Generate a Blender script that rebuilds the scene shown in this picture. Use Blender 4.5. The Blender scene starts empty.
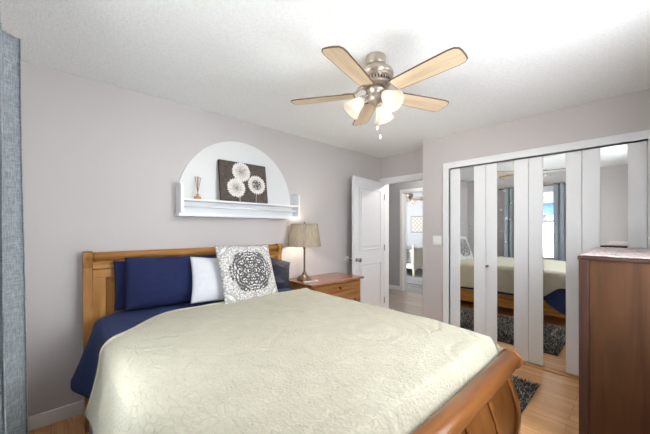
import bpy, bmesh, math, random
from mathutils import Vector, Matrix, Euler, noise
random.seed(7)
PI = math.pi
scene = bpy.context.scene
COL = scene.collection
CH = 1.341                                   # camera height

# ------------------------------------------------------------------ camera
cam_d = bpy.data.cameras.new('camera')
cam = bpy.data.objects.new('camera', cam_d); COL.objects.link(cam)
cam.location = (0, 0, CH)
cam.rotation_euler = (PI/2, 0, math.radians(46.9 - 90))
cam_d.sensor_width = 36; cam_d.lens = 36*293/650; cam_d.shift_y = 11.5/650
cam_d.clip_start = 0.02
scene.camera = cam
# ------------------------------------------------------------------ world, daylight, added fill lights, exposure
W = bpy.data.worlds.new('world'); scene.world = W; W.use_nodes = True
bg = W.node_tree.nodes['Background']
bg.inputs[0].default_value = (0.86, 0.93, 1.0, 1); bg.inputs[1].default_value = 15.0
vs = scene.view_settings
vs.view_transform = 'Standard'; vs.look = 'None'; vs.gamma = 1; vs.use_curve_mapping = False
vs.exposure = -0.26
CEIL_FILL_W = 8.0
FRONT_W = 8.0
FRONT_TILT = 4
FAN_W = 15.0          # watts per fan bulb
def area(name, loc, rot, sx, sy, power, color=(1, 1, 1), portal=False):
    d = bpy.data.lights.new(name, 'AREA'); d.shape = 'RECTANGLE'; d.size = sx; d.size_y = sy
    d.energy = power; d.color = color
    o = bpy.data.objects.new(name, d); COL.objects.link(o); o.location = loc; o.rotation_euler = rot
    if portal: d.cycles.is_portal = True
    return o
WY0, WY1, WZ0, WZ1 = 0.80, 1.90, 0.85, 2.12  # bedroom window opening
area('window_portal', (-0.31, (WY0+WY1)/2, (WZ0+WZ1)/2), (0, -PI/2, 0), WZ1-WZ0, WY1-WY0, 1, portal=True)
# added fill light at the window, aimed up to brighten the ceiling
ceil_fill = area('ceiling_fill', (-0.40, (WY0+WY1)/2, WZ0+.35), (0, math.radians(-90-21), 0), 0.9, 1.0, CEIL_FILL_W, (1, .985, .96))
ceil_fill.data.spread = math.radians(50)
FX0, FX1, FZ0, FZ1 = 0.85, 2.12, 0.90, 2.15  # added second window behind the camera, made up for its light
area('front_fill', ((FX0+FX1)/2, -0.36, (FZ0+FZ1)/2), (math.radians(90+FRONT_TILT), 0, 0), FX1-FX0-.1, FZ1-FZ0-.1, FRONT_W, (1, .985, .97))  # added fill lamp in that window, evens out the room's brightness

# ------------------------------------------------------------------ materials
def lin(c):
    c = c/255
    return c/12.92 if c <= .04045 else ((c+.055)/1.055)**2.4
def rgb(r, g, b): return (lin(r), lin(g), lin(b), 1)
class NT:
    """tiny node helper"""
    def __init__(s, name):
        s.m = bpy.data.materials.new(name); s.m.use_nodes = True
        s.t = s.m.node_tree; s.n = s.t.nodes; s.l = s.t.links
        s.b = s.n['Principled BSDF']; s.out = s.n['Material Output']
    def node(s, typ, **kw):
        nd = s.n.new(typ)
        for k, v in kw.items(): setattr(nd, k, v)
        return nd
    def put(s, sock, v):
        if isinstance(v, bpy.types.NodeSocket): s.l.new(v, sock)
        else: sock.default_value = v
    def math(s, op, a, b=0.0, c=0.0):
        nd = s.node('ShaderNodeMath', operation=op)
        for i, v in enumerate((a, b, c)): s.put(nd.inputs[i], v)
        return nd.outputs[0]
    def coord(s, kind='Object', scale=(1, 1, 1), loc=(0, 0, 0), rot=(0, 0, 0)):
        tc = s.node('ShaderNodeTexCoord'); mp = s.node('ShaderNodeMapping')
        s.l.new(tc.outputs[kind], mp.inputs[0])
        mp.inputs['Scale'].default_value = scale; mp.inputs['Location'].default_value = loc
        mp.inputs['Rotation'].default_value = rot
        return mp.outputs[0]
    def noise(s, vec, scale, detail=4, rough=.55, dist=0):
        nd = s.node('ShaderNodeTexNoise'); s.l.new(vec, nd.inputs['Vector'])
        nd.inputs['Scale'].default_value = scale; nd.inputs['Detail'].default_value = detail
        nd.inputs['Roughness'].default_value = rough; nd.inputs['Distortion'].default_value = dist
        return nd.outputs['Fac']
    def vor(s, vec, scale, feature='F1'):
        nd = s.node('ShaderNodeTexVoronoi', feature=feature); s.l.new(vec, nd.inputs['Vector'])
        nd.inputs['Scale'].default_value = scale
        return nd.outputs['Distance']
    def ramp(s, fac, stops, interp='LINEAR'):
        nd = s.node('ShaderNodeValToRGB'); nd.color_ramp.interpolation = interp
        e = nd.color_ramp.elements
        while len(e) < len(stops): e.new(.5)
        for i, (p, c) in enumerate(stops): e[i].position = p; e[i].color = c
        s.put(nd.inputs[0], fac); return nd.outputs[0]
    def mix(s, fac, a, b, blend='MIX'):
        nd = s.node('ShaderNodeMix', data_type='RGBA', blend_type=blend)
        s.put(nd.inputs[0], fac); s.put(nd.inputs[6], a); s.put(nd.inputs[7], b)
        return nd.outputs[2]
    def bump(s, h, strength=.3, dist=.01):
        nd = s.node('ShaderNodeBump'); s.put(nd.inputs['Height'], h)
        nd.inputs['Strength'].default_value = strength; nd.inputs['Distance'].default_value = dist
        s.l.new(nd.outputs[0], s.b.inputs['Normal'])
    def set(s, **kw):
        for k, v in kw.items(): s.put(s.b.inputs[k.replace('_', ' ')], v)
        return s.m

def plain(name, col, rough=.5, metal=0, bump=0, bscale=60, var=0.04):
    t = NT(name); v = t.coord()
    f = t.noise(v, 7, 3)
    dark = tuple(c*(1-var*2) for c in col[:3])+(1,)
    t.set(Base_Color=t.mix(f, dark, col), Roughness=rough, Metallic=metal)
    if bump: t.bump(t.noise(v, bscale, 5), bump, .004)
    return t.m

def wood(name, c0, c1, c2, axis='X', rough=.38, grain=1.0, scale=1.0, coat=0.0):
    t = NT(name)
    sc = {'X': (.09, 1, 1), 'Y': (1, .09, 1), 'Z': (1, 1, .09)}[axis]
    v = t.coord(scale=sc)
    n1 = t.noise(v, 16*scale, 5, .6, .8)
    n2 = t.noise(v, 90*scale, 3, .6)
    n3 = t.noise(v, 4*scale, 2)
    col = t.ramp(n1, [(.3, c0), (.5, c1), (.72, c2)])
    col = t.mix(t.math('MULTIPLY', t.math('SUBTRACT', n2, .35), .55*grain), col, c0)
    col = t.mix(t.math('MULTIPLY', n3, .3), col, c1)
    t.set(Base_Color=col, Roughness=rough, Coat_Weight=coat, Coat_Roughness=.2, Specular_IOR_Level=.3)
    t.bump(n2, .06, .002)
    return t.m

M = {}
def wallpaint(name, c):
    t = NT(name); v = t.coord()
    t.set(Base_Color=t.mix(t.noise(v, 1.5, 2), tuple(x*.985 for x in c[:3])+(1,), c), Roughness=.75)
    t.bump(t.noise(v, 220, 3), .12, .002)
    return t.m
M['wall'] = wallpaint('warm_grey_wall_paint', rgb(203, 197, 195))
M['hall_wall'] = wallpaint('hall_grey_wall_paint', rgb(178, 179, 183))
M['far_wall'] = wallpaint('pale_far_wall_paint', rgb(198, 197, 198))
t = NT('textured_ceiling'); v = t.coord()
h = t.math('ADD', t.noise(v, 75, 4, .65), t.math('MULTIPLY', t.vor(v, 95), .6))
t.set(Base_Color=t.ramp(t.noise(v, 70, 4, .7), [(.3, rgb(236, 237, 237)), (.6, rgb(247, 248, 248))]), Roughness=.9)
t.bump(h, .45, .008); M['ceiling'] = t.m

def floor_mat(name, c1, c2, grain, row, width, rough):
    t = NT(name)
    v = t.coord(rot=(0, 0, PI/2))
    br = t.node('ShaderNodeTexBrick'); t.l.new(v, br.inputs['Vector'])
    br.inputs['Scale'].default_value = 1; br.inputs['Mortar Size'].default_value = .0015
    br.inputs['Brick Width'].default_value = width; br.inputs['Row Height'].default_value = row
    br.inputs['Color1'].default_value = c1; br.inputs['Color2'].default_value = c2
    br.inputs['Mortar'].default_value = tuple(x*.35 for x in grain[:3])+(1,)
    br.offset = .37; br.inputs['Bias'].default_value = 0
    v2 = t.coord(scale=(1, .06, 1))
    g = t.noise(v2, 38, 6, .62, 1.2); g2 = t.noise(v2, 9, 3, .5)
    col = t.mix(t.ramp(g, [(.42, (0, 0, 0, 1)), (.72, (1, 1, 1, 1))]), br.outputs['Color'], grain)
    col = t.mix(t.math('MULTIPLY', g2, .35), col, c1)
    t.set(Base_Color=col, Roughness=rough)
    t.bump(br.outputs['Fac'], -.25, .002)
    return t.m
M['floor'] = floor_mat('honey_oak_planks', rgb(244, 194, 138), rgb(222, 162, 104), rgb(188, 128, 76), .083, .9, .4)
M['hall_floor'] = floor_mat('grey_brown_planks', rgb(176, 162, 150), rgb(128, 116, 106), rgb(98, 86, 78), .14, 1.2, .35)
M['far_floor'] = floor_mat('grey_planks', rgb(150, 146, 142), rgb(128, 124, 120), rgb(112, 106, 102), .14, 1.2, .5)
M['trim'] = plain('white_gloss_trim', rgb(238, 239, 240), .35, var=.01)
M['archpaint'] = plain('soft_white_panel_paint', rgb(230, 230, 229), .5, var=.01)
M['door'] = plain('white_door_paint', rgb(232, 233, 236), .4, var=.01)
t = NT('white_closet_laminate'); v = t.coord()
sep = t.node('ShaderNodeSeparateXYZ'); t.l.new(v, sep.inputs[0])
w = t.math('SINE', t.math('MULTIPLY', sep.outputs[1], 700))
t.set(Base_Color=rgb(245, 246, 247), Roughness=.45); t.bump(w, .12, .002); M['closet'] = t.m
t = NT('mirror_glass'); t.set(Base_Color=(.86, .88, .88, 1), Metallic=1.0, Roughness=.012); M['mirror'] = t.m
t = NT('frosted_fleck'); t.set(Base_Color=rgb(235, 235, 235), Roughness=.6, Alpha=.75); M['fleck'] = t.m
t = NT('window_glass'); 
tr = t.node('ShaderNodeBsdfTransparent'); gl = t.node('ShaderNodeBsdfGlossy'); gl.inputs['Roughness'].default_value = .02
mx = t.node('ShaderNodeMixShader'); mx.inputs[0].default_value = .06
t.l.new(tr.outputs[0], mx.inputs[1]); t.l.new(gl.outputs[0], mx.inputs[2]); t.l.new(mx.outputs[0], t.out.inputs[0]); M['glass'] = t.m
OAK = (rgb(126, 78, 34), rgb(178, 124, 64), rgb(204, 154, 92))
for a in 'XYZ': M['oak'+a] = wood('honey_oak_'+a.lower(), *OAK, axis=a, coat=.15)
FB = (rgb(84, 46, 18), rgb(130, 80, 38), rgb(154, 100, 54))
for a in 'XYZ': M['fb'+a] = wood('golden_oak_'+a.lower(), *FB, axis=a, rough=.34, coat=.15)
M['nsTop'] = wood('reddish_cherry_top', rgb(118, 70, 46), rgb(152, 98, 70), rgb(170, 116, 86), 'X', .22, coat=.3)
M['nsBody'] = wood('amber_pine', rgb(122, 76, 38), rgb(164, 110, 60), rgb(184, 132, 78), 'X', .35, coat=.1)
M['chest'] = wood('dark_walnut', rgb(46, 27, 13), rgb(72, 44, 23), rgb(90, 57, 30), 'Z', .55, scale=.6)
M['chestEdge'] = wood('dark_walnut_edge', rgb(46, 29, 24), rgb(64, 42, 34), rgb(76, 50, 40), 'Z', .42)
M['bronze'] = plain('antique_bronze', rgb(122, 106, 88), .36, .8, var=.1)
M['brass'] = plain('dark_brass', rgb(92, 70, 42), .4, .8)
M['nickel'] = plain('brushed_nickel', rgb(196, 184, 172), .34, .85, var=.08)
M['chrome'] = plain('satin_chrome', rgb(170, 168, 166), .25, .95)
M['dark'] = plain('dark_slot', rgb(40, 36, 34), .7)
M['blade'] = wood('pale_maple_blade', rgb(196, 170, 136), rgb(218, 196, 166), rgb(230, 212, 186), 'X', .4, .5)
M['bladeEdge'] = plain('blade_edge_brown', rgb(96, 74, 54), .5)
# bedding
def fabric(name, col, dark, scale=240, bumps=.25, rough=.9, sheen=.15):
    t = NT(name); v = t.coord()
    f = t.noise(v, scale, 4, .6); g = t.noise(v, 6, 3)
    t.set(Base_Color=t.mix(t.math('MULTIPLY', t.math('ADD', f, g), .5), dark, col), Roughness=rough, Sheen_Weight=sheen)
    t.bump(t.math('ADD', t.math('MULTIPLY', f, .5), t.noise(v, 22, 3)), bumps, .006)
    return t.m
M['navy'] = fabric('navy_cotton', rgb(28, 39, 88), rgb(15, 23, 60), 300, .5, sheen=0)
M['blue'] = fabric('slate_blue_comforter', rgb(44, 61, 108), rgb(29, 42, 80), 260, .5, sheen=0)
M['satin'] = fabric('dark_indigo_satin', rgb(40, 37, 60), rgb(22, 21, 38), 120, .4, .6, 0)
M['whitecase'] = fabric('white_cotton', rgb(222, 222, 225), rgb(202, 203, 208), 300, .25)
M['skirt'] = fabric('grey_lilac_cotton', rgb(150, 150, 166), rgb(126, 126, 142), 300, .3)
M['mattress'] = fabric('pale_ticking', rgb(214, 214, 218), rgb(196, 196, 202))
# quilt: puckered vermicelli stitching with embossed ring medallions
t = NT('cream_matelasse_quilt'); v = t.coord()
med = t.vor(t.coord(scale=(1, 1, .35), loc=(.12, .05, 0)), 1.9)
rings = t.math('SINE', t.math('MULTIPLY', med, 62))
edge = t.math('SINE', t.math('MULTIPLY', med, 21))
puck = t.vor(v, 85, 'SMOOTH_F1')
v2 = t.coord(rot=(0, 0, .5), scale=(1, .45, 1))
leaf = t.vor(v2, 40, 'DISTANCE_TO_EDGE')
leafh = t.math('MINIMUM', t.math('MULTIPLY', leaf, 9), .35)
h = t.math('ADD', t.math('MULTIPLY', puck, .75), t.math('ADD', t.math('MULTIPLY', t.math('MULTIPLY', rings, t.math('GREATER_THAN', edge, 0)), .42), leafh))
h = t.math('ADD', h, t.math('MULTIPLY', t.noise(v, 5, 3), 1.2))
t.set(Base_Color=t.mix(t.noise(v, 9, 4), rgb(174, 167, 144), rgb(196, 191, 172)), Roughness=.88, Sheen_Weight=.1)
t.bump(h, .8, .007); M['quilt'] = t.m
# black and white medallion cushion, drawn in the cover's own UV
t = NT('black_white_medallion_print')
tc = t.node('ShaderNodeTexCoord'); sep = t.node('ShaderNodeSeparateXYZ'); t.l.new(tc.outputs['UV'], sep.inputs[0])
ux = t.math('ABSOLUTE', t.math('SUBTRACT', sep.outputs[0], .5)); uy = t.math('ABSOLUTE', t.math('SUBTRACT', sep.outputs[1], .5))
mn = t.math('MINIMUM', ux, uy); mxx = t.math('MAXIMUM', ux, uy)
r = t.math('SQRT', t.math('ADD', t.math('MULTIPLY', ux, ux), t.math('MULTIPLY', uy, uy)))
ang = t.math('ARCTAN2', uy, ux)
cb = t.node('ShaderNodeCombineXYZ'); t.l.new(mn, cb.inputs[0]); t.l.new(mxx, cb.inputs[1])
n1 = t.noise(cb.outputs[0], 36, 2, .5, 1.6); v1 = t.vor(cb.outputs[0], 30)
pet = t.math('SINE', t.math('MULTIPLY', ang, 8)); rg = t.math('SINE', t.math('ADD', t.math('MULTIPLY', r, 120), t.math('MULTIPLY', pet, 2.2)))
val = t.math('ADD', t.math('MULTIPLY', rg, .10), t.math('ADD', n1, t.math('MULTIPLY', v1, .45)))
ink_in = t.ramp(val, [(.60, (0, 0, 0, 1)), (.66, (.95, .95, .95, 1))])
bound = t.math('LESS_THAN', r, t.math('ADD', .37, t.math('MULTIPLY', pet, .02)))
ink_out = t.ramp(t.math('ADD', n1, t.math('MULTIPLY', v1, .4)), [(.66, (0, 0, 0, 1)), (.71, (.75, .75, .75, 1))])
ink = t.mix(bound, t.math('MULTIPLY', ink_out, .7), ink_in)
t.set(Base_Color=t.mix(ink, rgb(224, 221, 217), rgb(62, 60, 64)), Roughness=.85); M['medallion'] = t.m
# curtains
t = NT('blue_grey_linen'); v = t.coord(scale=(1, 1, .12)); v2 = t.coord(scale=(.2, .2, 1.5))
f = t.math('ADD', t.math('MULTIPLY', t.noise(v, 260, 3, .6), .55), t.math('MULTIPLY', t.noise(v2, 160, 3, .6), .45))
t.set(Base_Color=t.ramp(f, [(.35, rgb(116, 123, 129)), (.65, rgb(174, 180, 184))]), Roughness=.9)
t.bump(f, .2, .003); M['curtain'] = t.m
# rug
t = NT('charcoal_shag'); ge = t.node('ShaderNodeNewGeometry')
t.set(Base_Color=t.ramp(ge.outputs['Random Per Island'], [(.25, rgb(44, 41, 40)), (.6, rgb(104, 98, 93)), (.95, rgb(196, 186, 174))]), Roughness=.95)
M['pile'] = t.m
M['rugbase'] = fabric('dark_rug_backing', rgb(70, 66, 64), rgb(52, 50, 50))
# lace cloth
t = NT('pinkish_lace'); v = t.coord()
f = t.vor(v, 46); g = t.noise(v, 34, 4, .7)
t.set(Base_Color=t.ramp(t.math('ADD', t.math('MULTIPLY', f, .6), g), [(.55, rgb(198, 180, 178)), (.7, rgb(236, 228, 226)), (1.0, rgb(180, 152, 148))]), Roughness=.9)
t.bump(f, .5, .004); M['lace'] = t.m
# lamp shade (lit from inside)
t = NT('beige_pleated_lampshade'); 
tc = t.node('ShaderNodeTexCoord'); sep = t.node('ShaderNodeSeparateXYZ'); t.l.new(tc.outputs['Object'], sep.inputs[0])
an = t.math('ARCTAN2', sep.outputs[1], sep.outputs[0])
pl = t.math('SINE', t.math('MULTIPLY', an, 90)); vv = t.coord(scale=(1, 1, .15)); nn = t.noise(vv, 60, 3)
colr = t.mix(nn, rgb(150, 142, 130), rgb(200, 194, 184))
df = t.node('ShaderNodeBsdfDiffuse'); ts = t.node('ShaderNodeBsdfTranslucent'); tp = t.node('ShaderNodeBsdfTransparent')
t.l.new(colr, df.inputs[0]); t.l.new(colr, ts.inputs[0]); tp.inputs[0].default_value = rgb(250, 238, 214)
bp = t.node('ShaderNodeBump'); t.l.new(pl, bp.inputs['Height']); bp.inputs['Strength'].default_value = .35; bp.inputs['Distance'].default_value = .004
t.l.new(bp.outputs[0], df.inputs['Normal'])
m1 = t.node('ShaderNodeMixShader'); m1.inputs[0].default_value = .5; t.l.new(df.outputs[0], m1.inputs[1]); t.l.new(ts.outputs[0], m1.inputs[2])
t.l.new(m1.outputs[0], t.out.inputs[0]); M['shade'] = t.m
# fan glass
t = NT('frosted_white_glass')
df = t.node('ShaderNodeBsdfDiffuse'); df.inputs[0].default_value = rgb(250, 244, 232)
ts = t.node('ShaderNodeBsdfTranslucent'); ts.inputs[0].default_value = rgb(252, 244, 230)
tp = t.node('ShaderNodeBsdfTransparent'); tp.inputs[0].default_value = (1, 1, 1, 1)
m1 = t.node('ShaderNodeMixShader'); m1.inputs[0].default_value = .5; t.l.new(df.outputs[0], m1.inputs[1]); t.l.new(ts.outputs[0], m1.inputs[2])
m2 = t.node('ShaderNodeMixShader'); m2.inputs[0].default_value = .3; t.l.new(m1.outputs[0], m2.inputs[1]); t.l.new(tp.outputs[0], m2.inputs[2])
t.l.new(m2.outputs[0], t.out.inputs[0]); M['fanglass'] = t.m
t = NT('lit_bulb'); t.set(Base_Color=(1, 1, 1, 1), Emission_Color=(1, .95, .86, 1), Emission_Strength=2.5); M['bulb'] = t.m
M['reed'] = plain('reed_sticks', rgb(176, 130, 86), .7)
M['oil'] = plain('amber_oil_bottle', rgb(196, 140, 84), .15)
M['black'] = plain('black_plastic', rgb(34, 34, 36), .45)
M['remote'] = plain('pale_grey_plastic', rgb(188, 186, 184), .45)
M['plastic'] = plain('white_plastic', rgb(242, 242, 240), .35, var=.01)
M['tread'] = wood('threshold_oak', rgb(176, 122, 70), rgb(208, 156, 98), rgb(224, 176, 120), 'Y', .35)
M['cream'] = plain('cream_bed_paint', rgb(230, 220, 200), .45)
M['greybed'] = fabric('grey_bedspread', rgb(150, 146, 144), rgb(120, 116, 116), 60)
M['whitebed'] = fabric('white_bedspread', rgb(236, 232, 228), rgb(214, 210, 206))
M['far_rug'] = fabric('mottled_grey_rug', rgb(150, 146, 144), rgb(104, 100, 98), 14)
# outdoors
M['bounce_ground'] = plain('pale_bounce_ground', rgb(206, 202, 194), .9, bump=.2, var=.05)  # unseen ground made pale to throw light up through the window
M['vinyl'] = plain('white_fence_vinyl', rgb(226, 228, 230), .5)
M['siding'] = plain('blue_siding', rgb(92, 134, 176), .6)
M['shingle'] = plain('grey_shingles', rgb(92, 98, 108), .8, var=.2)
M['leaf'] = plain('tree_leaves', rgb(72, 104, 58), .8, bump=.5, bscale=12, var=.3)
M['bark'] = plain('tree_bark', rgb(92, 74, 58), .9)
M['pane'] = plain('dark_window_pane', rgb(60, 76, 92), .1)

# dandelion canvas, drawn in the canvas's own x,z
t = NT('dandelion_canvas_print'); v = t.coord()
sep = t.node('ShaderNodeSeparateXYZ'); t.l.new(v, sep.inputs[0]); px, pz = sep.outputs[0], sep.outputs[2]
basec = t.ramp(t.noise(v, 24, 5, .7), [(.3, rgb(62, 53, 48)), (.7, rgb(100, 88, 80))])
col = basec
vv = t.vor(v, 70); nz = t.noise(v, 55, 4, .75)
for i, (cx, cz, rad, stem) in enumerate([(-.03, .100, .102, 0), (-.092, -.065, .098, .03), (.132, -.015, .102, -.02)]):
    dx = t.math('SUBTRACT', px, cx); dz = t.math('SUBTRACT', pz, cz)
    # stem
    sx = t.math('ABSOLUTE', t.math('SUBTRACT', dx, t.math('MULTIPLY', dz, -.25 if i == 1 else .12)))
    st = t.math('MULTIPLY', t.math('LESS_THAN', sx, .0035), t.math('LESS_THAN', dz, -rad*.6))
    col = t.mix(st, col, rgb(168, 158, 146))
    d = t.math('DIVIDE', t.math('SQRT', t.math('ADD', t.math('MULTIPLY', dx, dx), t.math('MULTIPLY', dz, dz))), rad)
    an = t.math('ARCTAN2', dz, dx)
    ray = t.math('SINE', t.math('ADD', t.math('MULTIPLY', an, 26), t.math('MULTIPLY', nz, 14)))
    lim = t.math('ADD', .93, t.math('MULTIPLY', ray, .06))
    inside = t.math('LESS_THAN', d, lim)
    tone = t.math('ADD', t.math('MULTIPLY', ray, .10), t.math('ADD', t.math('MULTIPLY', nz, .9), t.math('MULTIPLY', d, .45)))
    fl = t.ramp(tone, [(.38, rgb(112, 96, 84)), (.62, rgb(206, 198, 190)), (.85, rgb(236, 232, 228))])
    if i == 2:
        fl = t.mix(t.math('MULTIPLY', t.math('LESS_THAN', d, .5), t.ramp(nz, [(.45, (1, 1, 1, 1)), (.6, (0, 0, 0, 1))])), fl, rgb(66, 56, 52))
    col = t.mix(inside, col, fl)
t.set(Base_Color=col, Roughness=.7); t.bump(nz, .3, .003); M['canvas'] = t.m
M['canvasEdge'] = plain('dark_canvas_edge', rgb(70, 62, 58), .8)
t = NT('quatrefoil_art'); v = t.coord()
ck = t.node('ShaderNodeTexChecker'); t.l.new(v, ck.inputs[0]); ck.inputs['Scale'].default_value = 14
ck.inputs[1].default_value = rgb(214, 206, 196); ck.inputs[2].default_value = rgb(186, 176, 166)
t.set(Base_Color=ck.outputs[0], Roughness=.7); M['farart'] = t.m

# ------------------------------------------------------------------ mesh helpers (world coordinates)
def wloc(o):
    p = Vector(o.location)
    while o.parent: o = o.parent; p += Vector(o.location)
    return p
class MB:
    def __init__(s): s.bm = bmesh.new(); s.uv = None
    def _add(s, verts, faces, smooth=False):
        vs_ = [s.bm.verts.new(p) for p in verts]; out = []
        for f in faces:
            try:
                fc = s.bm.faces.new([vs_[i] for i in f]); fc.smooth = smooth; out.append(fc)
            except ValueError: pass
        return vs_, out
    def box(s, x0, x1, y0, y1, z0, z1, bev=0, rot=None, piv=None):
        P = [(x, y, z) for z in (z0, z1) for y in (y0, y1) for x in (x0, x1)]
        vs_, fs = s._add(P, [(0, 2, 3, 1), (4, 5, 7, 6), (0, 1, 5, 4), (2, 6, 7, 3), (0, 4, 6, 2), (1, 3, 7, 5)])
        if bev:
            es = list({e for f in fs for e in f.edges})
            r = bmesh.ops.bevel(s.bm, geom=es, offset=bev, segments=2, profile=.5, affect='EDGES')
            vs_ = list({v for f in r['faces'] for v in f.verts} | {v for v in vs_ if v.is_valid})
        if rot is not None:
            bmesh.ops.rotate(s.bm, verts=vs_, cent=piv, matrix=rot)
        return s
    def tube(s, pts, r, seg=10, cap=True, radii=None):
        pts = [Vector(p) for p in pts]; n = len(pts); rings = []
        up = Vector((0, 0, 1)); prev = None
        for i, p in enumerate(pts):
            d = (pts[min(i+1, n-1)]-pts[max(i-1, 0)]).normalized()
            if prev is None:
                a = d.cross(up if abs(d.z) < .95 else Vector((1, 0, 0))).normalized()
            else:
                a = (prev - d*prev.dot(d)).normalized()
            prev = a; b = d.cross(a); rr = radii[i] if radii else r
            rings.append([p + (a*math.cos(2*PI*k/seg)+b*math.sin(2*PI*k/seg))*rr for k in range(seg)])
        V = [q for rg in rings for q in rg]; F = []
        for i in range(n-1):
            for k in range(seg):
                k2 = (k+1) % seg; F.append((i*seg+k, i*seg+k2, (i+1)*seg+k2, (i+1)*seg+k))
        if cap: F.append(tuple(range(seg-1, -1, -1))); F.append(tuple((n-1)*seg+k for k in range(seg)))
        s._add(V, F, True); return s
    def lathe(s, prof, c, axis=(0, 0, 1), seg=32, cap=True):
        """prof: list of (radius, height along axis)"""
        ax = Vector(axis).normalized(); a = ax.orthogonal().normalized(); b = ax.cross(a); c = Vector(c)
        V = [c+ax*h+(a*math.cos(2*PI*k/seg)+b*math.sin(2*PI*k/seg))*max(r, 1e-4) for r, h in prof for k in range(seg)]
        F = []; n = len(prof)
        for i in range(n-1):
            for k in range(seg):
                k2 = (k+1) % seg; F.append((i*seg+k, i*seg+k2, (i+1)*seg+k2, (i+1)*seg+k))
        if cap: F.append(tuple(range(seg-1, -1, -1))); F.append(tuple((n-1)*seg+k for k in range(seg)))
        s._add(V, F, True); return s
    def prism(s, poly, axis, a0, a1, smooth=False):
        """poly in the two remaining axes in order (x,y,z minus axis)"""
        def P(u, w, a): return {'X': (a, u, w), 'Y': (u, a, w), 'Z': (u, w, a)}[axis]
        n = len(poly)
        V = [P(u, w, a0) for u, w in poly]+[P(u, w, a1) for u, w in poly]
        F = [tuple(range(n)), tuple(range(2*n-1, n-1, -1))]+[(k, n+k, n+(k+1) % n, (k+1) % n) for k in range(n)]
        _, fs = s._add(V, F)
        if smooth:
            for f in fs[2:]: f.smooth = True
        return s
    def grid(s, fn, nu, nv, smooth=True, uv=False):
        V = [fn(i/nu, j/nv) for j in range(nv+1) for i in range(nu+1)]
        F = [(j*(nu+1)+i, j*(nu+1)+i+1, (j+1)*(nu+1)+i+1, (j+1)*(nu+1)+i) for j in range(nv) for i in range(nu)]
        _, fs = s._add(V, F, smooth)
        if uv:
            L = s.bm.loops.layers.uv.verify()
            for idx, f in enumerate(fs):
                j, i = divmod(idx, nu)
                for lp, (a, b) in zip(f.loops, ((i, j), (i+1, j), (i+1, j+1), (i, j+1))):
                    lp[L].uv = (a/nu, b/nv)
        return s
    def ball(s, c, r, seg=16, scale=(1, 1, 1)):
        n = seg//2
        prof = [(r*math.sin(PI*i/n), -r*math.cos(PI*i/n)) for i in range(n+1)]
        c = Vector(c)
        V = [c+Vector((p[0]*math.cos(2*PI*k/seg)*scale[0], p[0]*math.sin(2*PI*k/seg)*scale[1], p[1]*scale[2])) for p in prof for k in range(seg)]
        F = [(i*seg+k, i*seg+(k+1) % seg, (i+1)*seg+(k+1) % seg, (i+1)*seg+k) for i in range(n) for k in range(seg)]
        s._add(V, F, True); bmesh.ops.remove_doubles(s.bm, verts=s.bm.verts[:], dist=1e-6); return s
    def xform(s, mat):
        bmesh.ops.transform(s.bm, matrix=mat, verts=s.bm.verts[:]); return s
    def build(s, name, mat, parent=None, origin=None, solid=0, sub=0, local=False, offset=-1, normals=True):
        if normals: bmesh.ops.recalc_face_normals(s.bm, faces=s.bm.faces[:])
        me = bpy.data.meshes.new(name)
        org = Vector(origin) if origin is not None else (wloc(parent) if parent and not local else Vector((0, 0, 0)))
        if not local: bmesh.ops.translate(s.bm, verts=s.bm.verts[:], vec=-org)
        s.bm.to_mesh(me); s.bm.free(); me.materials.append(mat)
        o = bpy.data.objects.new(name, me); COL.objects.link(o)
        if parent:
            o.parent = parent
            if origin is not None: o.location = org - wloc(parent)
        elif not local: o.location = org
        if solid:
            md = o.modifiers.new('thickness', 'SOLIDIFY'); md.thickness = solid; md.offset = offset
        if sub:
            md = o.modifiers.new('smooth', 'SUBSURF'); md.levels = sub; md.render_levels = sub
        return o
def tag(o, label=None, cat=None, group=None, kind=None):
    for k, v in (('label', label), ('category', cat), ('group', group), ('kind', kind)):
        if v: o[k] = v
    return o
def thing(name, loc, label, cat, group=None, rz=0):
    o = bpy.data.objects.new(name, None); COL.objects.link(o); o.location = loc; o.rotation_euler = (0, 0, rz)
    o.empty_display_size = .1
    return tag(o, label, cat, group)
def struct(name, mb, mat, parent=None, label=None):
    o = mb.build(name, mat, parent)
    if not parent: o['kind'] = 'structure'
    if label: o['label'] = label
    return o
def point(name, loc, power, color, radius, parent=None):
    d = bpy.data.lights.new(name, 'POINT'); d.energy = power; d.color = color; d.shadow_soft_size = radius
    o = bpy.data.objects.new(name, d); COL.objects.link(o)
    if parent: o.parent = parent; o.location = Vector(loc)-wloc(parent)
    else: o.location = loc
    return o
def copy_tree(o, parent=None):
    c = o.copy(); COL.objects.link(c)
    if parent: c.parent = parent
    for ch in list(o.children): copy_tree(ch, c)
    return c
def sm(a, b, x):
    t_ = min(1, max(0, (x-a)/(b-a))); return t_*t_*(3-2*t_)

# ------------------------------------------------------------------ room shell
XL, YF, YB, XC, XD, H = -0.29, -0.30, 2.757, 3.43, 3.75, 2.44
CY0, CY1, CZ = -0.053, 1.521, 2.045                     # closet opening
DY0, DY1, DZ = 1.86, 2.685, 2.045                        # bedroom doorway in the recess wall
XH = 5.50                                               # hall far wall
HY0, HY1 = 2.66, 3.44                                   # doorway across the hall
struct('floor', MB().box(XL-.1, XD+.06, YF-.1, YB+.1, -.1, 0), M['floor'])
struct('floor_hall', MB().box(XD+.06, XH+.06, .6, 5.0, -.1, 0), M['hall_floor'])
struct('floor_far_room', MB().box(XH+.06, 9.1, 1.4, 7.1, -.1, 0), M['far_floor'])
struct('ceiling', MB().box(XL-.1, XD+.06, YF-.1, YB+.1, H, H+.1), M['ceiling'])
struct('ceiling_hall', MB().box(XD+.06, XH+.06, .6, 5.0, H, H+.1), M['ceiling'])
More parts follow.
